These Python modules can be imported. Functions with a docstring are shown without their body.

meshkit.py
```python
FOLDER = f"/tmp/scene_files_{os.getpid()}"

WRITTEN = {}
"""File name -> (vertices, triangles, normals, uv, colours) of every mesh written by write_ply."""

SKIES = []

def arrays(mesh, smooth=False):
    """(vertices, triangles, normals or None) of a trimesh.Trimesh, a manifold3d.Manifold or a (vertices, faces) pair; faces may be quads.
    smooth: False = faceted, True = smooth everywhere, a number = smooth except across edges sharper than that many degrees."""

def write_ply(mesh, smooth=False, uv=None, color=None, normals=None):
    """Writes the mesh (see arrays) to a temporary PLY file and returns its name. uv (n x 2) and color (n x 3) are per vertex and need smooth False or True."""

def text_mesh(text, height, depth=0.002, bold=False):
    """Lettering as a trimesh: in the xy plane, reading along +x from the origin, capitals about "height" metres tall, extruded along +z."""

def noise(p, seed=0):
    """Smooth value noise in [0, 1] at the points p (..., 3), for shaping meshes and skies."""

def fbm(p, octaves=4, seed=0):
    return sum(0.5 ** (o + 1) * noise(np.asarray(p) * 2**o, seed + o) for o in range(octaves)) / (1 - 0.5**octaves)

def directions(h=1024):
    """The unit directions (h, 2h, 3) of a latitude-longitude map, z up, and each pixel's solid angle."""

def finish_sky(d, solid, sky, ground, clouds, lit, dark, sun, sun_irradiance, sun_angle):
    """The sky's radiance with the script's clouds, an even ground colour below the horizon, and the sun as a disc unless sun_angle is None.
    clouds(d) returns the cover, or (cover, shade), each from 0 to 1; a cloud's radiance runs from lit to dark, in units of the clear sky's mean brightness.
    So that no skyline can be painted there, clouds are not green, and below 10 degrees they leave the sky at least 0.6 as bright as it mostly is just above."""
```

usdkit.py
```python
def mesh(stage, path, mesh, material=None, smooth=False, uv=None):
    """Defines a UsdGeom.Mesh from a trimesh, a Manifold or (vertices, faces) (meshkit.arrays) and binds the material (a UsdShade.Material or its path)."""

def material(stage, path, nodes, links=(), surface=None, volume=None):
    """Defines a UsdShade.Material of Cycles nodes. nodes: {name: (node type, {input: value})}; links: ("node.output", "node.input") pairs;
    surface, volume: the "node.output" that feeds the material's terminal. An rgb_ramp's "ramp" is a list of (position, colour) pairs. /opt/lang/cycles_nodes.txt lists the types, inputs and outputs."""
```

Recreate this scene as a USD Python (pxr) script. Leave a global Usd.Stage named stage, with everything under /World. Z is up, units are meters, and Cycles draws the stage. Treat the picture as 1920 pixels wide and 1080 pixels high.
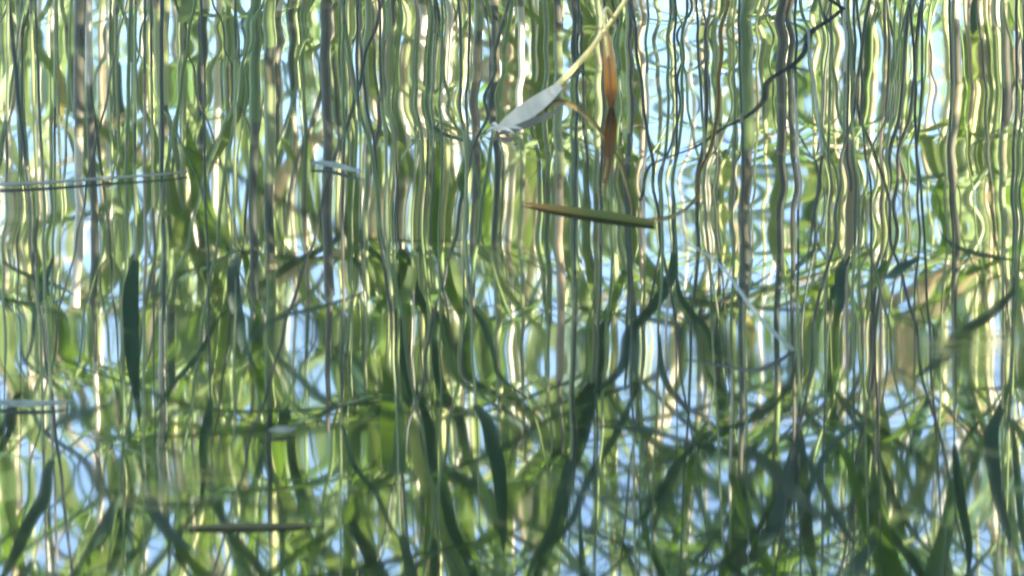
import math
import numpy as np
from pxr import Usd, UsdGeom, UsdLux, UsdShade, Gf, Sdf, Vt
import usdkit, meshkit

stage = Usd.Stage.CreateInMemory()
UsdGeom.SetStageUpAxis(stage, 'Z')
UsdGeom.SetStageMetersPerUnit(stage, 1.0)
UsdGeom.Xform.Define(stage, '/World')
UsdGeom.Scope.Define(stage, '/World/Looks')

# ------------------------------------------------------------------ camera, sky, sun, exposure
CAM_H, PITCH, HFOV = 1.30, math.radians(15.0), math.radians(7.0)
TAN = math.tan(HFOV / 2)
cam = UsdGeom.Camera.Define(stage, '/World/camera')
cam.CreateHorizontalApertureAttr(36.0)
cam.CreateVerticalApertureAttr(20.25)
cam.CreateFocalLengthAttr(18.0 / TAN)
cam.CreateFocusDistanceAttr(7.2)
cam.CreateFStopAttr(38.0)
cam.CreateClippingRangeAttr(Gf.Vec2f(0.05, 2000))
cam.AddTranslateOp().Set(Gf.Vec3d(0, 0, CAM_H))
cam.AddRotateXOp().Set(90 - math.degrees(PITCH))
EXPOSURE = 4.45
cam.CreateExposureAttr(EXPOSURE)

SUN_EL, SUN_AZ = math.radians(42), math.radians(125)      # azimuth from +y (away from the camera) towards +x (right)
SUN_DIR = np.array([math.sin(SUN_AZ) * math.cos(SUN_EL), math.cos(SUN_AZ) * math.cos(SUN_EL), math.sin(SUN_EL)])
sky_m = usdkit.material(stage, '/World/Looks/sky_air', {
    's': ('sky_texture', {'sky_type': 'single_scattering', 'sun_disc': False, 'sun_elevation': SUN_EL, 'sun_rotation': SUN_AZ, 'aerosol_density': 0.6, 'ozone_density': 2.2}),
    'b': ('background_shader', {'strength': 0.072})}, [('s.color', 'b.color')], surface='b.background')
dome = UsdLux.DomeLight.Define(stage, '/World/sky')
UsdShade.MaterialBindingAPI.Apply(dome.GetPrim()).Bind(sky_m)
dome.GetPrim().SetCustomDataByKey('kind', 'structure')
sun = UsdLux.DistantLight.Define(stage, '/World/sun')
sun.CreateNormalizeAttr(True)
sun.CreateIntensityAttr(1.25)
sun.CreateAngleAttr(0.5)
sun.CreateColorAttr(Gf.Vec3f(1.0, 0.93, 0.80))
zax = Gf.Vec3d(*SUN_DIR)
rot = Gf.Rotation(Gf.Vec3d(0, 0, 1), zax)
sun.AddTransformOp().Set(Gf.Matrix4d().SetRotate(rot))

# ------------------------------------------------------------------ helpers
used = {}
def numbered(parent, name):
    k = (parent, name)
    n = used.get(k, 0)
    used[k] = n + 1
    return f'{parent}/{name}' if n == 0 else f'{parent}/{name}_{n:03d}'

def tag(prim, label=None, cat=None, group=None, kind=None):
    p = prim.GetPrim() if hasattr(prim, 'GetPrim') else prim
    for k, v in (('label', label), ('category', cat), ('group', group), ('kind', kind)):
        if v:
            p.SetCustomDataByKey(k, v)
    return p

def thing(name, label, cat, loc=(0, 0, 0), group=None):
    x = UsdGeom.Xform.Define(stage, numbered('/World', name))
    x.AddTranslateOp().Set(Gf.Vec3d(*map(float, loc)))
    tag(x, label, cat, group)
    return x

def part(parent, name, mesh, mat, smooth=True):
    path = numbered(str(parent.GetPath()) if parent else '/World', name)
    return usdkit.mesh(stage, path, mesh, mat, smooth=smooth)

F = np.array([0, math.cos(PITCH), -math.sin(PITCH)])
U = np.array([0, math.sin(PITCH), math.cos(PITCH)])
def ray(u, v):
    return F + (u - 960) / 960 * TAN * np.array([1.0, 0, 0]) + (540 - v) / 960 * TAN * U
def on_water(u, v, z=0.0):
    """The point of the pond where something seen at this place in the photograph floats."""
    r = ray(u, v)
    t = (CAM_H - z) / -r[2]
    return np.array([0, 0, CAM_H]) + t * r
def mirrored(u, v, Y):
    """The point at depth Y whose mirror image in the still pond is seen there."""
    r = ray(u, v)
    t = Y / r[1]
    return np.array([t * r[0], Y, -(CAM_H + t * r[2])])
PXM = TAN / 960      # metres per photograph pixel per metre of distance

# ------------------------------------------------------------------ materials
def leaf_mat(name, col, trans, rough=0.45, fac=0.38):
    c = np.array(col)
    return usdkit.material(stage, '/World/Looks/' + name, {
        'tc': ('texture_coordinate', {}),
        'mp': ('mapping', {'scale': (60, 60, 14)}),
        'n': ('noise_texture', {'scale': 1.0, 'detail': 3}),
        'r': ('rgb_ramp', {'ramp': [(0.3, tuple(c * 0.72)), (0.55, tuple(c)), (0.75, tuple(c * np.array([1.3, 1.22, 1.0])))]}),
        'p': ('principled_bsdf', {'roughness': rough, 'specular_ior_level': 0.4}),
        't': ('translucent_bsdf', {'color': trans}),
        'm': ('mix_closure', {'fac': fac})},
        [('tc.object', 'mp.vector'), ('mp.vector', 'n.vector'), ('n.fac', 'r.fac'), ('r.color', 'p.base_color'), ('p.BSDF', 'm.closure1'), ('t.BSDF', 'm.closure2')], surface='m.closure')

def stem_mat(name, col, spot=0.6, rough=0.4):
    c = np.array(col)
    return usdkit.material(stage, '/World/Looks/' + name, {
        'tc': ('texture_coordinate', {}),
        'mp': ('mapping', {'scale': (90, 90, 7)}),
        'n': ('noise_texture', {'scale': 1.0, 'detail': 4}),
        'r': ('rgb_ramp', {'ramp': [(0.28, tuple(c * spot)), (0.5, tuple(c)), (0.75, tuple(np.minimum(c * 1.2, 0.8)))]}),
        'p': ('principled_bsdf', {'roughness': rough, 'specular_ior_level': 0.45})},
        [('tc.object', 'mp.vector'), ('mp.vector', 'n.vector'), ('n.fac', 'r.fac'), ('r.color', 'p.base_color')], surface='p.BSDF')

L = {
    'sage': leaf_mat('leaf_sage', (0.20, 0.265, 0.10), (0.26, 0.35, 0.07)),
    'green': leaf_mat('leaf_green', (0.085, 0.16, 0.035), (0.17, 0.30, 0.03)),
    'bright': leaf_mat('leaf_bright', (0.15, 0.215, 0.06), (0.22, 0.30, 0.055), fac=0.42),
    'dark': leaf_mat('leaf_dark', (0.050, 0.098, 0.062), (0.06, 0.13, 0.04), fac=0.22),
    'yellow': leaf_mat('leaf_yellow', (0.42, 0.36, 0.10), (0.5, 0.40, 0.08)),
    'straw': leaf_mat('leaf_straw', (0.55, 0.47, 0.29), (0.45, 0.36, 0.2), rough=0.6),
    'rust': leaf_mat('leaf_rust', (0.38, 0.20, 0.06), (0.4, 0.2, 0.05), rough=0.6),
}
S = {
    'cream': stem_mat('stem_cream', (0.68, 0.61, 0.44)),
    'tan': stem_mat('stem_tan', (0.44, 0.34, 0.21)),
    'grey': stem_mat('stem_grey', (0.12, 0.11, 0.07)),
    'dark': stem_mat('stem_dark', (0.06, 0.068, 0.042)),
    'green': stem_mat('stem_green', (0.17, 0.235, 0.07)),
    'lime': stem_mat('stem_lime', (0.44, 0.45, 0.17)),
    'sage': stem_mat('stem_sage', (0.31, 0.35, 0.15)),
    'node': stem_mat('stem_node', (0.22, 0.19, 0.10)),
}

# ------------------------------------------------------------------ the pond
def chirp_table():
    ys = np.arange(-60, 60, 0.004)
    dv = lambda y: 540 + np.tan(np.arctan2(CAM_H, np.maximum(y, 0.5)) - PITCH) / TAN * 960
    yy = np.clip(ys, 3.6, 6.6)
    dvdy = np.abs((dv(yy + 0.01) - dv(yy - 0.01)) / 0.02)
    lam = np.clip(265 / dvdy, 0.22, 0.5)
    ph = np.cumsum(2 * np.pi / lam) * 0.004
    y0 = 1.30 / math.tan(PITCH + math.atan((395 - 540) / 960 * TAN))      # a flat trough that lies there
    ph -= np.interp(y0, ys, ph)
    slope = 0.0058 * np.sin(ph)                                              # falls with y -> rises with row
    return ys, ph, np.cumsum(slope) * 0.004, lam
CH_Y, CH_P, CH_H, CH_L = chirp_table()
wr = np.random.default_rng(11)
WAVES = []
for n_w, a0, a1, l0, l1, s0, s1 in ((10, 55, 84, 0.13, 0.34, 0.0002, 0.0006), (10, 3, 22, 0.12, 0.24, 0.0006, 0.0014), (8, 0, 40, 0.06, 0.10, 0.00006, 0.00018)):
    for i in range(n_w):
        a = math.radians(wr.choice([-1, 1]) * wr.uniform(a0, a1))
        lam = wr.uniform(l0, l1)
        WAVES.append((2 * np.pi / lam * math.sin(a), 2 * np.pi / lam * math.cos(a), wr.uniform(s0, s1) * lam / (2 * np.pi), wr.uniform(0, 6.28)))
def pond_height(x, y):
    wob = 0.34 * np.sin(2 * np.pi * x / 0.62 + 0.6) + 0.14 * np.sin(2 * np.pi * x / 0.29 + 2.0 + y)
    ph = np.interp(y, CH_Y, CH_P)
    lam = np.interp(y, CH_Y, CH_L)
    amp = 0.75 + 0.45 * np.sin(2 * np.pi * x / 0.8 + 1.1 * y + 1.0)
    h = -0.0058 * lam / (2 * np.pi) * np.cos(ph + wob) * amp
    pk = 0.1 + 2.6 * meshkit.noise(np.stack([x * 7 + 9, y * 4.5, np.zeros_like(x)], -1), 3) ** 2
    for kx, ky, a, p in WAVES:
        h = h + a * pk * np.sin(kx * x + ky * y + p)
    return h * np.interp(y, [4.25, 4.6, 4.85, 5.05], [0.14, 0.36, 0.75, 1.0])           # calmer towards the near side

def graded(lo, hi, step, far_lo, far_hi, ratio=1.12):
    mid = list(np.arange(lo, hi + step / 2, step))
    s, x, right = step, mid[-1], []
    while x < far_hi:
        s = min(s * ratio, 6); x += s; right.append(x)
    s, x, left = step, mid[0], []
    while x > far_lo:
        s = min(s * ratio, 6); x -= s; left.append(x)
    return np.array(left[::-1] + mid + right)
gx = graded(-0.75, 0.75, 0.004, -40, 40)
gy = graded(4.0, 6.0, 0.004, -30, 13)
X, Y = np.meshgrid(gx, gy)
Z = pond_height(X, Y)
nx, ny = len(gx), len(gy)
idx = np.arange(nx * ny).reshape(ny, nx)
quads = np.stack([idx[:-1, :-1], idx[:-1, 1:], idx[1:, 1:], idx[1:, :-1]], -1).reshape(-1, 4)
PATCHES = [((340, 905), 0.075, 0.10), ((1840, 650), 0.085, 0.085), ((950, 915), 0.05, 0.06)]     # thin brown scum drifting on the water
nodes = {
    'g': ('geometry', {}),
    'n': ('noise_texture', {'scale': 2.2, 'detail': 3}),
    'r': ('rgb_ramp', {'ramp': [(0.3, (0.0030, 0.0048, 0.0036)), (0.7, (0.0065, 0.008, 0.0038))]}),
    'ms': ('mapping', {'scale': (22.0, 90.0, 1.0)}), 'ns': ('noise_texture', {'scale': 1.0, 'detail': 5}),
    'rs': ('rgb_ramp', {'ramp': [(0.38, (0, 0, 0)), (0.66, (1, 1, 1))]}),
    'mx': ('mix_color', {'b': (0.038, 0.033, 0.013)}),
    'mul': ('math', {'math_type': 'multiply'}),
    'rr': ('math', {'math_type': 'multiply_add', 'value2': 0.03, 'value3': 0.024}),
    'p': ('principled_bsdf', {'roughness': 0.0, 'ior': 1.333, 'specular_ior_level': 0.5})}
links = [('g.position', 'n.vector'), ('n.fac', 'r.fac'), ('r.color', 'mx.a'), ('g.position', 'ms.vector'), ('ms.vector', 'ns.vector'), ('ns.fac', 'rs.fac'), ('rs.color', 'mul.value1'),
         ('mul.value', 'mx.fac'), ('mx.result', 'p.base_color'), ('mul.value', 'rr.value1'), ('rr.value', 'p.roughness')]
last = None
for k, (px, hx, hy) in enumerate(PATCHES):
    c = on_water(*px)
    nodes[f'm{k}'] = ('mapping', {'scale': (1 / hx, 1 / hy, 1.0), 'location': (-c[0] / hx, -c[1] / hy, 0)})
    nodes[f'q{k}'] = ('gradient_texture', {'gradient_type': 'spherical'})
    links += [('g.position', f'm{k}.vector'), (f'm{k}.vector', f'q{k}.vector')]
    if last:
        nodes[f'a{k}'] = ('math', {'math_type': 'add'})
        links += [(last, f'a{k}.value1'), (f'q{k}.fac', f'a{k}.value2')]
        last = f'a{k}.value'
    else:
        last = f'q{k}.fac'
nodes['up'] = ('math', {'math_type': 'multiply_add', 'value2': 1.6, 'value3': -1.05})
nodes['sq'] = ('math', {'math_type': 'add', 'use_clamp': True})
nodes['n2'] = ('noise_texture', {'scale': 1.0, 'detail': 5})
nodes['m2'] = ('mapping', {'scale': (14.0, 30.0, 1.0)})
links += [(last, 'up.value1'), ('up.value', 'sq.value1'), ('g.position', 'm2.vector'), ('m2.vector', 'n2.vector'), ('n2.fac', 'sq.value2'), ('sq.value', 'mul.value2')]
water_m = usdkit.material(stage, '/World/Looks/pond_water', nodes, links, surface='p.BSDF')
w = part(None, 'water', (np.stack([X, Y, Z], -1).reshape(-1, 3), quads), water_m)
tag(w, 'calm rippled pond surface mirroring the reeds and blue sky', None, kind='structure')

# the bed and the bank behind
bx, by = graded(-6, 6, 0.3, -300, 300, 1.15), graded(8, 16, 0.2, -60, 400, 1.15)
BX, BY = np.meshgrid(bx, by)
prof = np.interp(BY + 0.5 * meshkit.noise(np.stack([BX * 0.8, BY * 0.1, BX * 0], -1), 5), [-60, 8.5, 10.6, 12.5, 30, 400], [-0.9, -0.5, -0.06, 0.35, 0.7, 1.2])
BZ = prof + 0.06 * (meshkit.fbm(np.stack([BX * 1.5, BY * 1.5, BX * 0], -1), 3, 8) - 0.5)
bi = np.arange(BX.size).reshape(BX.shape)
bq = np.stack([bi[:-1, :-1], bi[:-1, 1:], bi[1:, 1:], bi[1:, :-1]], -1).reshape(-1, 4)
bank_m = usdkit.material(stage, '/World/Looks/bank_earth', {
    'g': ('geometry', {}), 'n': ('noise_texture', {'scale': 3.0, 'detail': 6}),
    'r': ('rgb_ramp', {'ramp': [(0.35, (0.05, 0.07, 0.025)), (0.55, (0.09, 0.11, 0.04)), (0.7, (0.16, 0.14, 0.07))]}),
    'p': ('principled_bsdf', {'roughness': 0.9})}, [('g.position', 'n.vector'), ('n.fac', 'r.fac'), ('r.color', 'p.base_color')], surface='p.BSDF')
b = part(None, 'ground', (np.stack([BX, BY, BZ], -1).reshape(-1, 3), bq), bank_m)
tag(b, 'grassy earth bank and pond bed behind the reeds', None, kind='structure')

# ------------------------------------------------------------------ reed parts
def tube(pts, radii, sides=8):
    p = np.asarray(pts, float)
    t = np.gradient(p, axis=0)
    t /= np.linalg.norm(t, axis=1, keepdims=True)
    ref = np.where(np.abs(t[:, 2:]) < 0.9, [0, 0, 1.0], [1.0, 0, 0])
    a = np.cross(t, ref); a /= np.linalg.norm(a, axis=1, keepdims=True)
    b_ = np.cross(t, a)
    ang = np.arange(sides) * 2 * np.pi / sides
    r = np.broadcast_to(radii, (len(p),))[:, None, None]
    v = p[:, None] + r * (np.cos(ang)[None, :, None] * a[:, None] + np.sin(ang)[None, :, None] * b_[:, None])
    n = len(p)
    q = [[i * sides + j, i * sides + (j + 1) % sides, (i + 1) * sides + (j + 1) % sides, (i + 1) * sides + j] for i in range(n - 1) for j in range(sides)]
    v = np.vstack([v.reshape(-1, 3), p[0], p[-1]])
    tri = []
    for a0, b0, c0, d0 in q:
        tri += [[a0, b0, c0], [a0, c0, d0]]
    for j in range(sides):
        tri += [[n * sides, (j + 1) % sides, j], [n * sides + 1, (n - 1) * sides + j, (n - 1) * sides + (j + 1) % sides]]
    return v, np.array(tri)

def smooth_line(pts, n):
    p = np.asarray(pts, float)
    if len(p) == 2:
        return p[0] + (p[1] - p[0]) * np.linspace(0, 1, n)[:, None]
    from scipy.interpolate import CubicSpline
    s = np.concatenate([[0], np.cumsum(np.linalg.norm(np.diff(p, axis=0), axis=1))])
    return CubicSpline(s / s[-1], p)(np.linspace(0, 1, n))

def blade(center, width, wdir, fold=0.22, twist=0.0, n=14, peak=0.3, root=0.45):
    """A reed leaf: a lance-shaped blade folded along its midrib, wdir the direction of its width."""
    c = smooth_line(center, n)
    s = np.linspace(0, 1, n)
    prof = np.where(s < peak, root + (1 - root) * np.sin(s / peak * np.pi / 2), np.cos((s - peak) / (1 - peak) * np.pi / 2) ** 0.8)
    prof = np.maximum(prof, 0.02) * width / 2
    t = np.gradient(c, axis=0); t /= np.linalg.norm(t, axis=1, keepdims=True)
    w_ = np.broadcast_to(np.asarray(wdir, float), (n, 3))
    w_ = w_ - t * (w_ * t).sum(1, keepdims=True); w_ = w_ / np.linalg.norm(w_, axis=1, keepdims=True)
    m = np.cross(t, w_)
    ang = (twist * s)[:, None]
    w2, m2 = w_ * np.cos(ang) + m * np.sin(ang), m * np.cos(ang) - w_ * np.sin(ang)
    rows = [c - w2 * prof[:, None] + m2 * (prof * fold)[:, None], c - w2 * (prof * 0.5)[:, None] + m2 * (prof * fold * 0.35)[:, None], c,
            c + w2 * (prof * 0.5)[:, None] + m2 * (prof * fold * 0.35)[:, None], c + w2 * prof[:, None] + m2 * (prof * fold)[:, None]]
    v = np.stack(rows, 1).reshape(-1, 3)
    f = [[i * 5 + j, i * 5 + j + 1, (i + 1) * 5 + j + 1, (i + 1) * 5 + j] for i in range(n - 1) for j in range(4)]
    return v, np.array(f)

def axis_of(H, lean, bend):
    return lambda z: np.stack([lean[0] * z + bend[0] * z ** 2, lean[1] * z + bend[1] * z ** 2, z], -1)

def reed_parts(root, rng, H, r, stem, sheath, leaves, lean=(0, 0), bend=(0, 0), leaf_from=0.35, leaf_n=None, z0=-0.35, leaf_scale=1.0, steep=(34, 80), droop=(0.3, 2.1), mixed=True, per_node=1, wide=1.0):
    """stem (> nodes), sheaths and leaves of one reed, base at z0 below the water line."""
    ax = axis_of(H, lean, bend)
    zs = np.linspace(z0, H, 16)
    rad = r * np.interp(zs, [z0, H * 0.5, H], [1.0, 0.85, 0.35])
    st = part(root, 'stem', tube(ax(zs), rad, 10), S[stem])
    z, k, side = z0 + rng.uniform(0.1, 0.2), 0, rng.uniform(0, 6.28)
    while z < H - 0.1:
        step = rng.uniform(0.12, 0.2)
        rr = r * np.interp(z, [z0, H * 0.5, H], [1.0, 0.85, 0.35])
        if z > 0.02:
            nd = tube(ax(np.array([z - 0.005, z - 0.002, z + 0.002, z + 0.005])), rr * np.array([1.02, 1.22, 1.22, 1.02]), 10)
            part(st, 'node', nd, S['node'])
            if rng.random() < 0.75 and sheath:
                cover = rng.uniform(0.55, 0.98)
                q = np.linspace(z + 0.006, z + step * cover, 5)
                part(root, 'sheath', tube(ax(q), rr * np.array([1.2, 1.16, 1.14, 1.12, 1.25]), 10), S[sheath if not mixed or rng.random() < 0.4 else ('sage', 'green', 'cream', 'dark', 'grey', 'lime', 'green', 'tan')[rng.integers(8)]])
            for rep in range(per_node if z > leaf_from and (leaf_n is None or k < leaf_n) and leaves else 0):
                side += math.pi + rng.normal(0, 0.5)
                d = np.array([math.cos(side), math.sin(side), 0])
                Lf = rng.uniform(0.24, 0.5) * leaf_scale
                e0, dr = math.radians(rng.uniform(*steep)), rng.uniform(*droop)
                s = np.linspace(0, 1, 10)
                el = e0 - dr * s ** 1.4
                stepv = np.stack([np.cos(el)[:, None] * d + np.sin(el)[:, None] * np.array([0, 0, 1.0])], 0)[0] * Lf / 9
                c = ax(np.array([z + step * 0.9]))[0] + d * rr + np.vstack([np.zeros(3), np.cumsum(stepv, 0)[:-1]])
                wd = np.cross(d, [0, 0, 1.0])
                part(root, 'leaf', blade(c, rng.uniform(0.009, 0.021) * leaf_scale * wide, wd, fold=rng.uniform(0.1, 0.35), twist=rng.normal(0, 0.7)), L[leaves[rng.integers(len(leaves))]])
                k += 1
        z += step
    return st

# ------------------------------------------------------------------ the reeds that stand out in the mirror image
# (column at the frame's top and bottom, width in photograph pixels, depth, stem, sheath, label)
STEMS = [
 (15, 20, 11, 7.6, 'cream', None, 'cream dry reed mirrored at the far left edge of the pond view'),
 (75, 60, 12, 7.9, 'cream', 'tan', 'cream and tan reed second from the left edge'),
 (100, 85, 9, 7.3, 'green', 'sage', None),
 (150, 140, 24, 6.45, 'grey', 'grey', 'thick grey shaded reed near the left, rising through the floating straw'),
 (165, 190, 16, 6.6, 'dark', 'grey', 'dark brown reed just right of the thick grey one at left'),
 (205, 195, 14, 7.7, 'cream', 'cream', 'white sunlit reed left of the orange tinged leaves'),
 (250, 262, 9, 7.4, 'sage', 'green', None),
 (283, 290, 15, 7.5, 'tan', 'cream', 'pinkish tan sunlit reed above the floating straw'),
 (310, 300, 16, 6.5, 'dark', 'grey', 'dark grey green reed above the right end of the floating straw'),
 (345, 350, 12, 7.2, 'sage', 'sage', None),
 (380, 368, 20, 7.5, 'cream', 'lime', 'broad cream reed with a yellow green sheath, left third'),
 (408, 402, 14, 7.6, 'cream', 'cream', 'cream reed right beside the broad cream one'),
 (425, 435, 9, 7.1, 'lime', 'green', None),
 (478, 470, 22, 6.4, 'grey', 'dark', 'thick blackish reed left of the dim central gap'),
 (505, 508, 24, 6.5, 'dark', 'green', 'thick dark green reed beside the blackish one'),
 (525, 520, 14, 7.8, 'cream', 'tan', 'cream reed squeezed between two dark reeds'),
 (548, 552, 13, 7.4, 'tan', 'cream', None),
 (570, 578, 9, 7.0, 'green', 'lime', None),
 (612, 618, 24, 6.35, 'grey', 'grey', 'thick blue grey reed left of the pale floating sliver'),
 (632, 640, 10, 7.3, 'lime', 'lime', None),
 (652, 655, 11, 7.7, 'cream', 'sage', None),
 (690, 684, 16, 6.7, 'sage', 'grey', None),
 (706, 700, 12, 7.6, 'cream', 'tan', 'cream reed above the pale floating sliver'),
 (735, 728, 15, 7.1, 'sage', 'sage', None),
 (758, 762, 10, 7.4, 'green', 'sage', None),
 (788, 794, 15, 7.0, 'lime', 'bright' if False else 'green', 'bright green reed left of the centre top'),
 (806, 800, 10, 6.7, 'dark', 'green', None),
 (838, 842, 12, 7.6, 'cream', 'tan', None),
 (870, 862, 10, 7.3, 'lime', 'sage', None),
 (896, 880, 18, 6.5, 'grey', 'grey', 'grey wavering reed left of the bleached dead leaf'),
 (925, 940, 18, 6.6, 'dark', 'sage', 'shaded green grey reed under the tip of the bleached dead leaf'),
 (955, 962, 12, 7.4, 'tan', 'cream', None),
 (975, 984, 14, 6.7, 'grey', 'sage', None),
 (1005, 1008, 11, 7.7, 'cream', 'sage', None),
 (1022, 1035, 12, 6.6, 'grey', 'grey', None),
 (1045, 1056, 18, 6.45, 'grey', 'sage', 'grey reed crossing behind the left end of the olive floating leaf'),
 (1078, 1075, 16, 6.5, 'dark', 'grey', 'slate grey reed crossing behind the olive floating leaf'),
 (1098, 1104, 11, 7.2, 'green', 'lime', None),
 (1122, 1112, 13, 6.7, 'grey', 'sage', None),
 (1150, 1156, 10, 7.5, 'lime', 'cream', None),
 (1182, 1172, 15, 6.6, 'dark', 'grey', 'brown grey reed right of the hanging rust coloured leaf'),
 (1205, 1198, 9, 6.9, 'sage', 'sage', None),
 (1232, 1240, 9, 7.1, 'grey', None, None),
 (1262, 1256, 10, 6.8, 'dark', 'grey', None),
 (1300, 1262, 9, 7.8, 'cream', 'cream', 'thin white reed in the sky gap right of centre'),
 (1318, 1325, 9, 7.7, 'tan', 'tan', None),
 (1345, 1350, 10, 7.0, 'sage', 'grey', None),
 (1372, 1380, 12, 7.1, 'lime', 'green', None),
 (1402, 1385, 28, 6.35, 'grey', 'grey', 'thickest grey reed, right of the sky gap'),
 (1432, 1428, 11, 7.3, 'lime', 'lime', None),
 (1468, 1450, 20, 6.5, 'dark', 'grey', 'thick dark reed where the bent black stem crosses'),
 (1482, 1490, 12, 6.5, 'grey', None, 'slim grey reed above the foot of the pale bent stalk'),
 (1528, 1520, 11, 7.4, 'lime', 'green', None),
 (1550, 1556, 11, 7.2, 'sage', 'lime', None),
 (1592, 1586, 15, 6.9, 'grey', 'sage', None),
 (1636, 1642, 11, 7.3, 'lime', 'cream', None),
 (1658, 1652, 13, 7.4, 'cream', 'lime', None),
 (1698, 1692, 10, 7.0, 'green', 'sage', None),
 (1742, 1748, 10, 7.4, 'lime', 'lime', None),
 (1775, 1770, 13, 7.6, 'cream', 'cream', 'cream reed beside the grey one near the right edge'),
 (1794, 1790, 17, 6.6, 'grey', 'grey', 'grey brown reed near the right edge'),
 (1826, 1832, 12, 7.5, 'tan', 'lime', None),
 (1858, 1850, 14, 7.2, 'tan', 'sage', None),
 (1885, 1890, 15, 6.7, 'sage', 'grey', None),
 (1910, 1912, 12, 7.5, 'cream', 'tan', 'cream reed at the right edge'),
]
GEN = 'slender green or straw coloured reed among many mirrored in the pond'
GRP = 'reeds standing in the bed and mirrored in the pond'
WORD = {'cream': 'cream', 'tan': 'tan', 'grey': 'grey', 'dark': 'dark', 'green': 'green', 'lime': 'lime green', 'sage': 'sage', None: 'no'}
ORD = ['first', 'second', 'third', 'fourth', 'fifth', 'sixth', 'seventh', 'eighth', 'ninth', 'tenth', 'eleventh', 'twelfth', 'thirteenth', 'fourteenth']
named, since = None, 0
for q, row in enumerate(STEMS):
    if row[6]:
        named, since = ' '.join(row[6].replace(',', '').split()[:6]), 0
    else:
        st_ = 'sage' if row[4] in ('grey', 'dark') else row[4]
        STEMS[q] = row[:6] + (f'{WORD[st_]} reed, {ORD[since]} to the right of the {named}',)
        since += 1
rng = np.random.default_rng(5)
for n_s, (u0, u1, wpx, Yd, st, sh, label) in enumerate(STEMS):
    if st in ('grey', 'dark') and ' to the right of the ' in label:
        st = 'sage'
    Yd = Yd if Yd > 7 else 0.8 * Yd + 1.25
    wpx = wpx * 0.85 + 2.5
    a, c = mirrored(u0, 0, Yd), mirrored(u1, 1080, Yd)
    k = (c[0] - a[0]) / (c[2] - a[2])
    base = (a[0] - k * a[2], Yd, 0)
    dist = math.hypot(Yd, CAM_H)
    t = thing('reed', label or GEN, 'reed', base, GRP)
    lv = {'cream': ['straw', 'sage', 'sage'], 'tan': ['straw', 'sage', 'sage'], 'grey': ['dark', 'green', 'sage'], 'dark': ['dark', 'green'],
          'green': ['green', 'bright', 'sage'], 'lime': ['bright', 'bright', 'sage'], 'sage': ['sage', 'green', 'sage']}[st]
    reed_parts(t, rng, mirrored(u1, rng.uniform(430, 900) if rng.random() < 0.85 else 1250, Yd)[2] + 0.05, wpx * PXM * dist / 2, st, sh, lv, lean=(k, rng.normal(0, 0.015)),
               leaf_from=rng.uniform(0.3, 0.55), leaf_n=7, leaf_scale=0.85)

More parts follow.
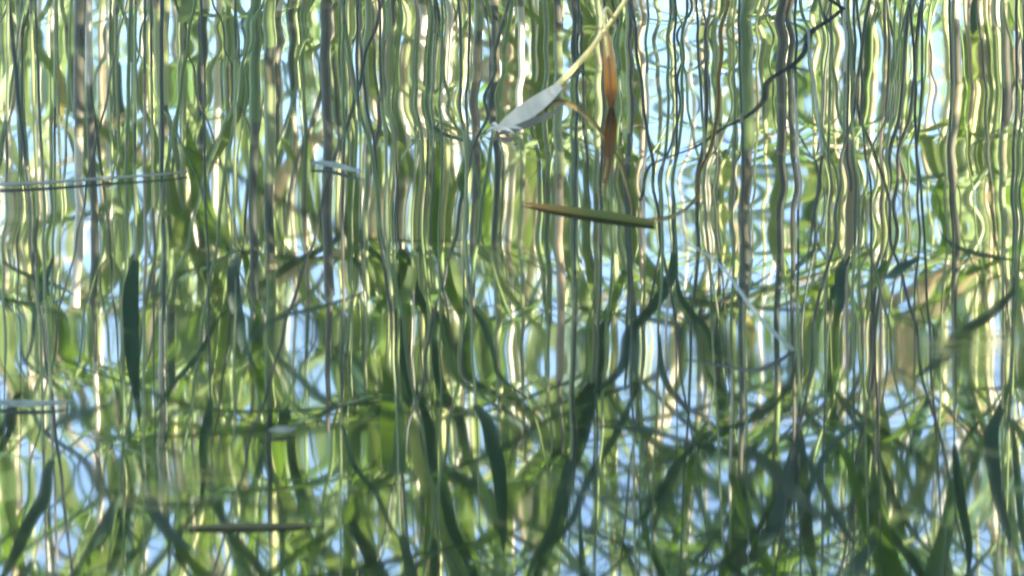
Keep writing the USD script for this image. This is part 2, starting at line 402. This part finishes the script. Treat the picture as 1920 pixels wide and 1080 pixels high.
# leaves that stand out, each on the reed it grows from: root to tip in photograph pixels
BLADES = [
 ([(1262, 440), (1242, 545), (1165, 650), (1085, 725)], 34, 6.5, 'dark', 'reed with a broad dark blade hanging by the olive leaf tip'),
 ([(1268, 520), (1290, 590), (1330, 625), (1375, 650)], 18, 6.5, 'dark', 'reed with a curved dark blade pointing right of the centre'),
 ([(1235, 650), (1262, 730), (1300, 780), (1350, 812)], 20, 6.4, 'dark', 'reed with a dark blade bowing into the lower right gap'),
 ([(1345, 800), (1410, 790), (1470, 740), (1500, 690)], 18, 6.4, 'dark', 'reed with a dark blade reaching up right below the pale bent stalk'),
 ([(1120, 800), (1190, 795), (1260, 800), (1340, 800)], 18, 6.4, 'dark', 'reed with a level dark blade in the lower centre'),
 ([(1400, 850), (1450, 900), (1500, 950), (1590, 1030)], 36, 6.35, 'dark', 'reed with a broad dark blade slanting down right'),
 ([(1600, 1010), (1560, 950), (1500, 870), (1460, 850)], 22, 6.5, 'dark', 'reed with a dark blade crossing the broad slanting one'),
 ([(1545, 820), (1590, 870), (1612, 930), (1630, 985)], 24, 6.5, 'green', 'reed with a green blade in the lower right'),
 ([(1500, 960), (1530, 890), (1580, 800), (1640, 745)], 20, 6.45, 'dark', 'reed with a dark blade leaning up right, lower right'),
 ([(1650, 740), (1655, 820), (1662, 900), (1655, 960)], 34, 7.0, 'bright', 'reed with a hanging lime green blade, lower right'),
 ([(1760, 830), (1690, 960), (1640, 1000), (1600, 1030)], 26, 6.9, 'sage', 'reed with a sage blade sweeping down left'),
 ([(1370, 900), (1400, 960), (1440, 1040), (1470, 1090)], 34, 6.7, 'green', 'reed with a wide fresh green blade at the bottom'),
 ([(1190, 980), (1240, 930), (1290, 880), (1345, 840)], 20, 6.4, 'dark', 'reed with a dark blade rising to the lower right gap'),
 ([(1200, 940), (1215, 1000), (1240, 1050), (1262, 1090)], 16, 6.6, 'green', 'reed with a narrow green blade at the bottom centre'),
 ([(252, 480), (248, 560), (256, 660), (268, 760)], 44, 6.5, 'dark', 'reed with a wide black green blade, left third'),
 ([(440, 470), (436, 560), (452, 650), (480, 720)], 36, 6.5, 'dark', 'reed with a wide dark blade left of centre'),
 ([(395, 740), (388, 800), (384, 860), (382, 920)], 26, 6.5, 'dark', 'reed with a short dark blade, lower left'),
 ([(680, 550), (610, 590), (520, 630), (425, 690)], 15, 6.45, 'dark', 'reed with a thin dark blade slanting down left'),
 ([(740, 730), (650, 745), (560, 780), (480, 800)], 14, 6.4, 'dark', 'reed with a thin level dark blade, lower left'),
 ([(640, 810), (680, 880), (720, 930), (765, 980)], 16, 6.45, 'dark', 'reed with a thin dark blade slanting down right, lower centre'),
 ([(775, 500), (758, 560), (732, 610), (712, 660)], 34, 6.9, 'sage', 'reed with a broad sage blade left of centre'),
 ([(750, 800), (735, 870), (700, 940), (660, 1010)], 40, 6.8, 'sage', 'reed with a broad sage blade, lower centre'),
 ([(100, 470), (80, 560), (60, 640), (20, 720)], 16, 6.45, 'dark', 'reed with a dark blade near the left edge'),
 ([(10, 480), (50, 510), (100, 545), (140, 590)], 16, 6.45, 'dark', 'reed with a dark blade at the far left edge'),
 ([(80, 800), (130, 770), (180, 745), (240, 700)], 20, 6.4, 'dark', 'reed with a dark blade rising right, lower left'),
 ([(290, 770), (330, 720), (380, 660), (440, 610)], 16, 6.45, 'dark', 'reed with a dark blade rising right, left of centre'),
 ([(270, 900), (290, 970), (330, 1030), (380, 1080)], 34, 6.35, 'dark', 'reed with a broad shaded blade at the bottom left'),
 ([(100, 880), (60, 960), (30, 1020), (-10, 1080)], 40, 6.35, 'dark', 'reed with a broad shaded blade in the bottom left corner'),
 ([(825, 620), (850, 690), (880, 730), (930, 770)], 20, 6.5, 'green', 'reed with a green blade below the centre'),
 ([(890, 760), (930, 860), (940, 920), (945, 1000)], 42, 6.4, 'dark', 'reed with a wide dark blade, bottom centre'),
 ([(870, 560), (905, 620), (960, 690), (1010, 720)], 15, 6.5, 'dark', 'reed with a thin dark blade left of the broad dark one'),
 ([(1070, 870), (1040, 960), (1000, 1040), (970, 1085)], 24, 6.45, 'dark', 'reed with a dark blade slanting left, bottom centre'),
 ([(1590, 450), (1578, 520), (1582, 590), (1576, 660)], 32, 6.6, 'dark', 'reed with a dark hanging blade, right third'),
 ([(1660, 470), (1652, 530), (1640, 560), (1610, 590)], 34, 6.9, 'green', 'reed with a rounded green blade, right third'),
 ([(1720, 470), (1690, 510), (1680, 540), (1650, 560)], 40, 6.6, 'dark', 'reed with a broad dark blade, right third'),
 ([(1900, 560), (1850, 600), (1780, 630), (1700, 650)], 30, 6.4, 'dark', 'reed with a shaded blade lying nearly level at the right edge'),
 ([(1900, 480), (1850, 470), (1800, 455), (1760, 420)], 22, 6.5, 'dark', 'reed with a dark blade rising left at the right edge'),
 ([(1880, 760), (1860, 860), (1880, 960), (1900, 1060)], 40, 6.5, 'dark', 'reed with a broad dark blade in the lower right corner'),
 ([(1790, 850), (1800, 920), (1812, 990), (1800, 1060)], 26, 6.5, 'dark', 'reed with a dark hanging blade left of the lower right corner'),
 ([(1585, 240), (1594, 310), (1590, 380), (1576, 440)], 26, 7.4, 'straw', 'reed with a broad cream dead leaf hanging on the right'),
 ([(108, 130), (112, 190), (104, 240), (98, 275)], 22, 7.2, 'yellow', 'reed with a yellow and orange leaf at the upper left'),
 ([(725, 530), (735, 555), (728, 580), (740, 600)], 16, 6.9, 'yellow', 'reed with a small amber leaf left of centre'),
 ([(1402, 620), (1408, 650), (1418, 670), (1420, 690)], 18, 6.6, 'yellow', 'reed with a yellow leaf under the pale bent stalk'),
 ([(812, 220), (835, 260), (870, 290), (885, 300)], 22, 6.7, 'dark', 'reed with a dark green leaf left of the bleached dead leaf'),
 ([(210, 360), (222, 400), (214, 440), (204, 490)], 26, 7.2, 'sage', 'reed with a pale curled leaf under the floating straw'),
 ([(655, 330), (665, 370), (662, 420), (655, 460)], 26, 7.1, 'sage', 'reed with a pale green leaf under the pale sliver'),
 ([(870, 320), (862, 360), (875, 410), (868, 450)], 22, 6.8, 'green', 'reed with a curled green leaf left of the olive leaf'),
 ([(1545, 300), (1540, 350), (1550, 400), (1545, 440)], 24, 7.1, 'sage', 'reed with a mint green leaf beside the broad cream dead leaf'),
 ([(340, 60), (352, 0), (345, -60)], 30, 7.1, 'sage', 'reed with a broad pale green leaf at the top left'),
]
for pts, wpx, Yd, lm, label in BLADES:
    Yd = 5.75 + 0.45 * (Yd - 6.0) if lm in ('dark', 'green') else 6.05 if lm == 'straw' else 6.35
    P = np.array([mirrored(u, v, Yd) for u, v in pts])
    zroot = P[0, 2]
    dist = math.hypot(Yd, CAM_H)
    k = rng.normal(0, 0.02)
    base = np.array([P[0, 0] - k * zroot, Yd + 0.004, 0])
    t = thing('reed', label, 'reed', base, 'reeds with a leaf that stands out')
    P[:, 1] += np.linspace(0, 1, len(P)) ** 1.5 * rng.choice([-0.06, 0.05])
    view = P.mean(0) * np.array([1, 1, 1]) - np.array([0, 0, -CAM_H])
    T = P[-1] - P[0]
    wd = np.cross(T, view)
    part(t, 'leaf', blade(P - base, wpx * PXM * dist * (0.9 if lm in ('straw', 'sage', 'yellow', 'bright') else 0.7), wd, fold=0.3, twist=rng.normal(0, 0.4), n=18), L[lm])
    st = {'dark': 'dark', 'green': 'green', 'bright': 'lime', 'sage': 'sage', 'straw': 'cream', 'yellow': 'lime'}[lm]
    reed_parts(t, rng, zroot + rng.uniform(0.06, 0.2), 6 * PXM * dist / 2, st, 'sage', [lm if lm not in ('straw', 'yellow') else 'sage', 'green'],
               lean=(k, 0.0), leaf_from=0.3, leaf_n=5, steep=(10, 65))

# ------------------------------------------------------------------ the rest of the bed: a few kinds, copied
protos = []
KINDS = [('cream', 'cream', ['straw', 'sage', 'bright']), ('tan', 'cream', ['sage', 'straw']), ('lime', 'lime', ['bright', 'sage']), ('green', 'sage', ['green', 'bright']),
         ('sage', 'sage', ['sage', 'green']), ('cream', 'lime', ['sage', 'straw']), ('lime', 'green', ['bright', 'sage', 'bright']), ('cream', 'lime', ['sage', 'bright', 'straw']),
         ('sage', 'lime', ['sage', 'sage', 'bright']), ('green', 'lime', ['green', 'sage'])]
UsdGeom.Scope.Define(stage, '/World/Kinds')
for i, (st, sh, lv) in enumerate(KINDS):
    path = f'/World/Kinds/kind_{i + 1:03d}'
    cp = stage.CreateClassPrim(path)
    x = UsdGeom.Xform(cp)
    reed_parts(cp, rng, rng.uniform(0.8, 1.45), rng.uniform(0.0022, 0.0046), st, sh, lv, lean=rng.normal(0, 0.05 if i % 4 else 0.14, 2), bend=rng.normal(0, 0.03, 2), leaf_from=rng.uniform(0.1, 0.35), leaf_scale=0.9)
    protos.append(path)
DENSE = [(0, 0.8), (60, 0.5), (150, 0.7), (260, 1.0), (1130, 0.9), (1200, 0.12), (1340, 0.12), (1400, 0.9), (1480, 0.8), (1560, 0.5), (1700, 0.6), (1920, 1.0)]
n_in = 0
for i in range(2000):
    y = 6.8 + 2.4 * rng.random() ** 1.2
    x = rng.uniform(-0.75, 0.75) * y / 10
    col = 960 + x / y / TAN * 960 * math.cos(PITCH)
    if rng.random() > np.interp(col, *zip(*DENSE)):
        continue
    k = int(rng.integers(len(protos)))
    r = UsdGeom.Xform.Define(stage, numbered('/World', 'reed'))
    r.AddTranslateOp().Set(Gf.Vec3d(x, y, 0)); r.AddRotateZOp().Set(float(rng.uniform(0, 360))); r.AddScaleOp().Set(Gf.Vec3f(*[float(rng.uniform(0.85, 1.15))] * 3))
    r.GetPrim().GetReferences().AddInternalReference(protos[k])
    r.GetPrim().SetInstanceable(True)
    tag(r, GEN, 'reed', GRP)
    n_in += 1
    if n_in >= 66:
        break


# leafy green shoots between the stems
for i in range(6):
    path = f'/World/Kinds/kind_{len(KINDS) + i + 1:03d}'
    cp = stage.CreateClassPrim(path)
    reed_parts(cp, rng, rng.uniform(0.75, 1.3), rng.uniform(0.0013, 0.0022), ('green', 'sage', 'lime')[i % 3], 'sage', [['sage', 'green'], ['sage', 'sage', 'bright'], ['green', 'dark', 'sage']][i % 3],
               lean=rng.normal(0, 0.06, 2), bend=rng.normal(0, 0.05, 2), leaf_from=0.04, leaf_scale=1.05, steep=(52, 86), droop=(0.2, 1.3))
    protos.append(path)
n_sh = 0
for i in range(400):
    y = 6.9 + 2.3 * rng.random()
    x = rng.uniform(-0.075, 0.075) * y
    if rng.random() > np.interp(960 + x / y / TAN * 960 * math.cos(PITCH), *zip(*DENSE)):
        continue
    r = UsdGeom.Xform.Define(stage, numbered('/World', 'reed_shoot'))
    r.AddTranslateOp().Set(Gf.Vec3d(x, y, 0.0)); r.AddRotateZOp().Set(float(rng.uniform(0, 360))); r.AddScaleOp().Set(Gf.Vec3f(*[float(rng.uniform(0.7, 1.1))] * 3))
    r.GetPrim().GetReferences().AddInternalReference(protos[len(KINDS) + int(rng.integers(6))])
    r.GetPrim().SetInstanceable(True)
    tag(r, 'leafy green shoot with broad upright blades between the reed stems', 'reed shoot', 'leafy shoots between the reed stems')
    n_sh += 1
    if n_sh >= 84:
        break

far = []
for i in range(80):
    y = rng.uniform(9.6, 14.0)
    x = rng.uniform(-0.075, 0.075) * y
    if rng.random() > np.interp(960 + x / y / TAN * 960 * math.cos(PITCH), *zip(*DENSE)):
        continue
    far.append((x, y, int(rng.integers(len(protos))), rng.uniform(0, math.pi), rng.uniform(1.15, 1.6)))
# leafy reeds of the front row, their stems thin and their blades spread against the light
for i in range(84):
    y = rng.uniform(5.95, 7.0)
    x = rng.uniform(-0.068, 0.068) * y
    t = thing('reed', 'thin shaded front row reed with narrow dark crossing blades', 'reed', (x, y, 0), 'thin dark reeds of the front row')
    reed_parts(t, rng, rng.uniform(0.5, 0.95), rng.uniform(0.0010, 0.0019), 'green' if i % 2 else 'dark', None, ['dark', 'dark', 'dark', 'green'], lean=rng.normal(0, 0.16, 2), bend=rng.normal(0, 0.04, 2), leaf_from=rng.uniform(0.26, 0.42), leaf_scale=0.82, steep=(4, 66), droop=(0.2, 1.3), per_node=5, wide=0.72)

# the bed goes on to both sides, and stands on the right where it shades the open water
pts, ids = [], []
for i in range(640):
    if i < 26:
        x, y = rng.uniform(0.7, 2.6), rng.uniform(6.4, 10)
        x = max(x, y * 0.07 + 0.05)
    elif i < 70:
        x, y = -rng.uniform(0.75, 2.2), rng.uniform(6.4, 10)
    else:
        x, y = rng.uniform(0.55, 2.4), rng.uniform(2.2, 5.5)
    pts.append((x, y, 0)); ids.append(int(rng.integers(len(protos))))
n_side = len(pts)
pts += [(q[0], q[1], 0) for q in far]
ids += [q[2] for q in far]
pi = UsdGeom.PointInstancer.Define(stage, '/World/reed_bed')
pi.CreatePositionsAttr([Gf.Vec3f(*p) for p in pts])
pi.CreateProtoIndicesAttr(ids)
ori = []
for p in pts:
    a = rng.uniform(0, math.pi)
    ori.append(Gf.Quath(float(math.cos(a)), 0, 0, float(math.sin(a))))
pi.CreateOrientationsAttr(ori)
pi.CreateScalesAttr([Gf.Vec3f(1.6, 1.6, 1.7)] * n_side + [Gf.Vec3f(q[4], q[4], q[4]) for q in far])
src = []
for i, p in enumerate(protos):
    q = UsdGeom.Xform.Define(stage, f'/World/reed_bed/kind_{i + 1:03d}')
    q.GetPrim().GetReferences().AddInternalReference(p)
    src.append(q.GetPath())
pi.CreatePrototypesRel().SetTargets(src)
tag(pi, 'rest of the dense reed bed, far back and on both sides of the open water', None, kind='stuff')

# ------------------------------------------------------------------ what floats and stands in the open water
def float_line(pts, z=0.002):
    return np.array([on_water(u, v, z if np.isscalar(z) else z[i]) for i, (u, v) in enumerate(pts)])
def width_at(p, wpx):
    return wpx * PXM * float(np.linalg.norm(p - np.array([0, 0, CAM_H])))

olive_m = usdkit.material(stage, '/World/Looks/olive_leaf', {
    'g': ('geometry', {}), 'x': ('separate_xyz', {}), 'mr': ('map_range', {'from_min': 0.005, 'from_max': 0.085, 'clamp': True}),
    'r': ('rgb_ramp', {'ramp': [(0.0, (0.17, 0.065, 0.018)), (0.25, (0.10, 0.062, 0.012)), (0.6, (0.042, 0.048, 0.009)), (1.0, (0.055, 0.050, 0.009))]}),
    'p': ('principled_bsdf', {'roughness': 0.75, 'specular_ior_level': 0.12})},
    [('g.position', 'x.vector'), ('x.x', 'mr.value'), ('mr.result', 'r.fac'), ('r.color', 'p.base_color')], surface='p.BSDF')
bleach_m = leaf_mat('leaf_bleached', (0.42, 0.36, 0.27), (0.30, 0.25, 0.18), rough=0.85)
stalk_m = stem_mat('stalk_straw', (0.44, 0.31, 0.10), rough=0.8)
ghost_m = stem_mat('stalk_pale', (0.095, 0.10, 0.075), rough=0.8)
twig_m = stem_mat('twig_black', (0.025, 0.03, 0.03), rough=0.85)
rust_m = usdkit.material(stage, '/World/Looks/leaf_hanging_rust', {
    'g': ('geometry', {}), 'x': ('separate_xyz', {}), 'mr': ('map_range', {'from_min': 0.0, 'from_max': 0.055, 'clamp': True}), 'n': ('noise_texture', {'scale': 260.0, 'detail': 4}),
    'j': ('math', {'math_type': 'multiply_add', 'value2': 0.16, 'value3': -0.08}), 'a': ('math', {'math_type': 'add'}),
    'r': ('rgb_ramp', {'ramp': [(0.0, (0.07, 0.025, 0.010)), (0.16, (0.16, 0.06, 0.015)), (0.3, (0.34, 0.125, 0.022)), (0.6, (0.32, 0.15, 0.05)), (1.0, (0.28, 0.18, 0.10))]}),
    'p': ('principled_bsdf', {'roughness': 0.7, 'specular_ior_level': 0.2}), 't': ('translucent_bsdf', {}), 'm': ('mix_closure', {'fac': 0.35})},
    [('g.position', 'x.vector'), ('x.z', 'mr.value'), ('g.position', 'n.vector'), ('n.fac', 'j.value1'), ('mr.result', 'a.value1'), ('j.value', 'a.value2'), ('a.value', 'r.fac'),
     ('r.color', 'p.base_color'), ('r.color', 't.color'), ('p.BSDF', 'm.closure1'), ('t.BSDF', 'm.closure2')], surface='m.closure')
wet_m = stem_mat('leaf_wet_brown', (0.11, 0.05, 0.025), rough=0.2)
moss_m = leaf_mat('leaf_drowned', (0.045, 0.042, 0.012), (0.04, 0.04, 0.01), rough=0.85, fac=0.1)

def floating_blade(name, label, cat, pts, wpx, mat, peak=0.4, fold=0.12, z=0.0025, wd=(0, 0.6, 0.8), rib=None, group=None, lift=None):
    P = float_line(pts, z)
    if lift is not None:
        P = float_line(pts, [z + l for l in lift])
    o = P.mean(0); o[2] = 0
    t = thing(name, label, cat, o, group)
    W = width_at(P.mean(0), wpx)
    b_ = part(t, 'blade', blade(P - o, W, wd, fold=fold, n=20, peak=peak), mat)
    c = smooth_line(P - o, 16)
    part(t, 'midrib', tube(c + np.array([0, -0.0002, 0.0002]), np.linspace(0.0006, 0.0003, 16), 6), rib or mat)
    return t

floating_blade('floating_leaf', 'olive green reed leaf with a brown end floating right of centre', 'leaf',
               [(1228, 419), (1160, 409), (1070, 396), (978, 379)], 22, olive_m, peak=0.35, fold=0.03, z=0.001)
floating_blade('floating_leaf', 'dim drowned olive leaf lying level at the bottom left', 'leaf',
               [(350, 990), (440, 988), (540, 986), (622, 982)], 15, moss_m, peak=0.4, fold=0.03, z=0.001)
floating_blade('floating_leaf', 'small pale blue grey sliver of leaf floating above centre left', 'leaf',
               [(582, 306), (615, 307), (650, 315), (682, 322)], 11, ghost_m, peak=0.4)
floating_blade('floating_leaf', 'blurred pale grey sliver of leaf at the left edge', 'leaf',
               [(-20, 752), (40, 757), (90, 756), (140, 750)], 14, ghost_m, peak=0.4)
floating_blade('floating_leaf', 'tiny teal scrap of leaf in the lower left middle', 'leaf',
               [(505, 808), (520, 806), (538, 805), (556, 804)], 14, ghost_m, peak=0.5)

def standing_stalk(name, label, cat, pts, heights, wpx, mat, part_name='stalk', taper=(1, 1)):
    """A thin stalk over the water; heights above the surface at each of its points as the photograph shows them."""
    P = np.array([on_water(u, v, h) for (u, v), h in zip(pts, heights)])
    o = np.array([P[0, 0], P[0, 1], 0])
    t = thing(name, label, cat, o)
    c = smooth_line(P - o, 18)
    part(t, part_name, tube(c, np.linspace(taper[0], taper[1], 18) * width_at(P.mean(0), wpx) / 2, 8), mat)
    return t, P, o

# straw on the water at the left
t, P, o = standing_stalk('floating_straw', 'thin pale straw lying across the water at the left edge', 'straw',
                         [(-40, 345), (90, 342), (200, 334), (330, 324), (352, 321)], [0.002] * 5, 6, ghost_m, taper=(1.1, 0.6))
part(t, 'node', tube((P[2] - o) + np.array([[-0.003, 0, 0], [-0.001, 0, 0], [0.001, 0, 0], [0.003, 0, 0]]), np.array([1, 1.3, 1.3, 1]) * 0.0014, 8), S['node'])

# bleached dead leaf on its stalk, tip on the water
hs = [0.004, 0.008, 0.022, 0.045, 0.075]
t, P, o = standing_stalk('dead_leaf', 'bleached white dead leaf on a long straw stalk above centre', 'leaf',
                         [(1020, 182), (1060, 145), (1105, 95), (1150, 35), (1175, -5)], hs, 11, stalk_m, taper=(1.1, 0.55))
Pst = P.copy()
arch = np.vstack([P[-1], P[-1] + [0.03, 0.14, 0.035], [P[-1][0] + 0.08, 5.95, 0.10], [P[-1][0] + 0.10, 6.08, -0.06]]) - o
part(t, 'stalk', tube(smooth_line(arch, 18), np.linspace(0.0011, 0.0018, 18), 8), stalk_m)
Pb = np.array([on_water(u, v, h) for (u, v), h in zip([(1050, 160), (1010, 192), (965, 222), (925, 246)], [0.007, 0.005, 0.003, 0.0015])])
part(t, 'blade', blade(Pb - o, width_at(Pb.mean(0), 32), np.cross(Pb[-1] - Pb[0], Pb.mean(0) - [0, 0, CAM_H]), fold=0.25, n=18, peak=0.55), bleach_m)
for k, (du, dv) in enumerate([(-24, 6), (-14, -8), (30, 10), (48, 2)]):
    a = on_water(935, 242, 0.003); e = on_water(935 + du, 242 + dv, 0.002)
    part(t, 'frayed_strip', blade(np.array([a, (a + e) / 2 + [0, 0, 0.002], e]) - o, width_at(a, 7), (0, 0.3, 1), n=8), bleach_m)

# rust coloured leaf hanging from above the frame, tip wet
ph = [0.001, 0.012, 0.035, 0.062]
Pr = np.array([on_water(1146, 200, 0.0)] * 4)
Pr = np.array([Pr[0] + np.array([dx, -0.002 * k, hz]) for k, (dx, hz) in enumerate([(0.0, -0.002), (-0.0005, 0.014), (-0.002, 0.034), (-0.0042, 0.052)])])
o = np.array([Pr[0, 0], Pr[0, 1], 0])
t = thing('hanging_leaf', 'rust orange leaf dipping its dark tip into the water', 'leaf', o)
Pr = Pr - o
up = Pr[::-1]
part(t, 'blade', blade(up, width_at(o, 24), (1, 0.15, 0), fold=0.2, n=18, peak=0.7, root=0.5), rust_m)
part(t, 'midrib', tube(smooth_line(up, 12) + [0, -0.0008, 0], np.linspace(0.0007, 0.0003, 12), 6), wet_m)
part(t, 'petiole', tube(smooth_line(np.vstack([Pr[2], Pr[3], Pst[3] - o]), 10), np.linspace(0.0012, 0.0008, 10), 6), stalk_m)

# pale bent stalk right of the centre, foot in the water
standing_stalk('bent_stalk', 'pale grey green bent stalk leaning to its foot, right of centre', 'stalk',
               [(1490, 657), (1440, 612), (1395, 556), (1352, 500), (1285, 455)], [0.0, 0.012, 0.022, 0.03, 0.036], 7, ghost_m, taper=(1.15, 0.5))
# faint upright stalk at the top right
standing_stalk('upright_stalk', 'faint silvery stalk standing upright at the upper right', 'stalk',
               [(1541, 292), (1536, 230), (1524, 140), (1516, 50)], [0.0, 0.02, 0.05, 0.08], 6, ghost_m, taper=(1.1, 0.6))

# black bent dead stem, seen in the mirror image
Yd = 5.95
P = np.array([mirrored(u, v, Yd) for u, v in [(1480, -110), (1552, -4), (1582, 22), (1552, 56), (1482, 120), (1362, 222), (1292, 290), (1222, 342), (1202, 386)]])
o = np.array([P[0, 0], Yd, 0])
t = thing('broken_reed', 'black broken dead reed zigzagging across the upper right', 'stem', o)
P[0, 2] = min(P[0, 2], -0.05)
part(t, 'stalk', tube(np.array(P - o), np.linspace(0.0022, 0.0012, len(P)), 8), twig_m)
for (u, v), (u2, v2) in [((1552, 56), (1545, 30)), ((1482, 120), (1520, 128)), ((1362, 222), (1330, 215))]:
    a, e = mirrored(u, v, Yd) - o, mirrored(u2, v2, Yd - 0.01) - o
    part(t, 'twig', tube(np.array([a, (a + e) / 2, e]), np.array([0.0012, 0.0009, 0.0005]), 6), twig_m)
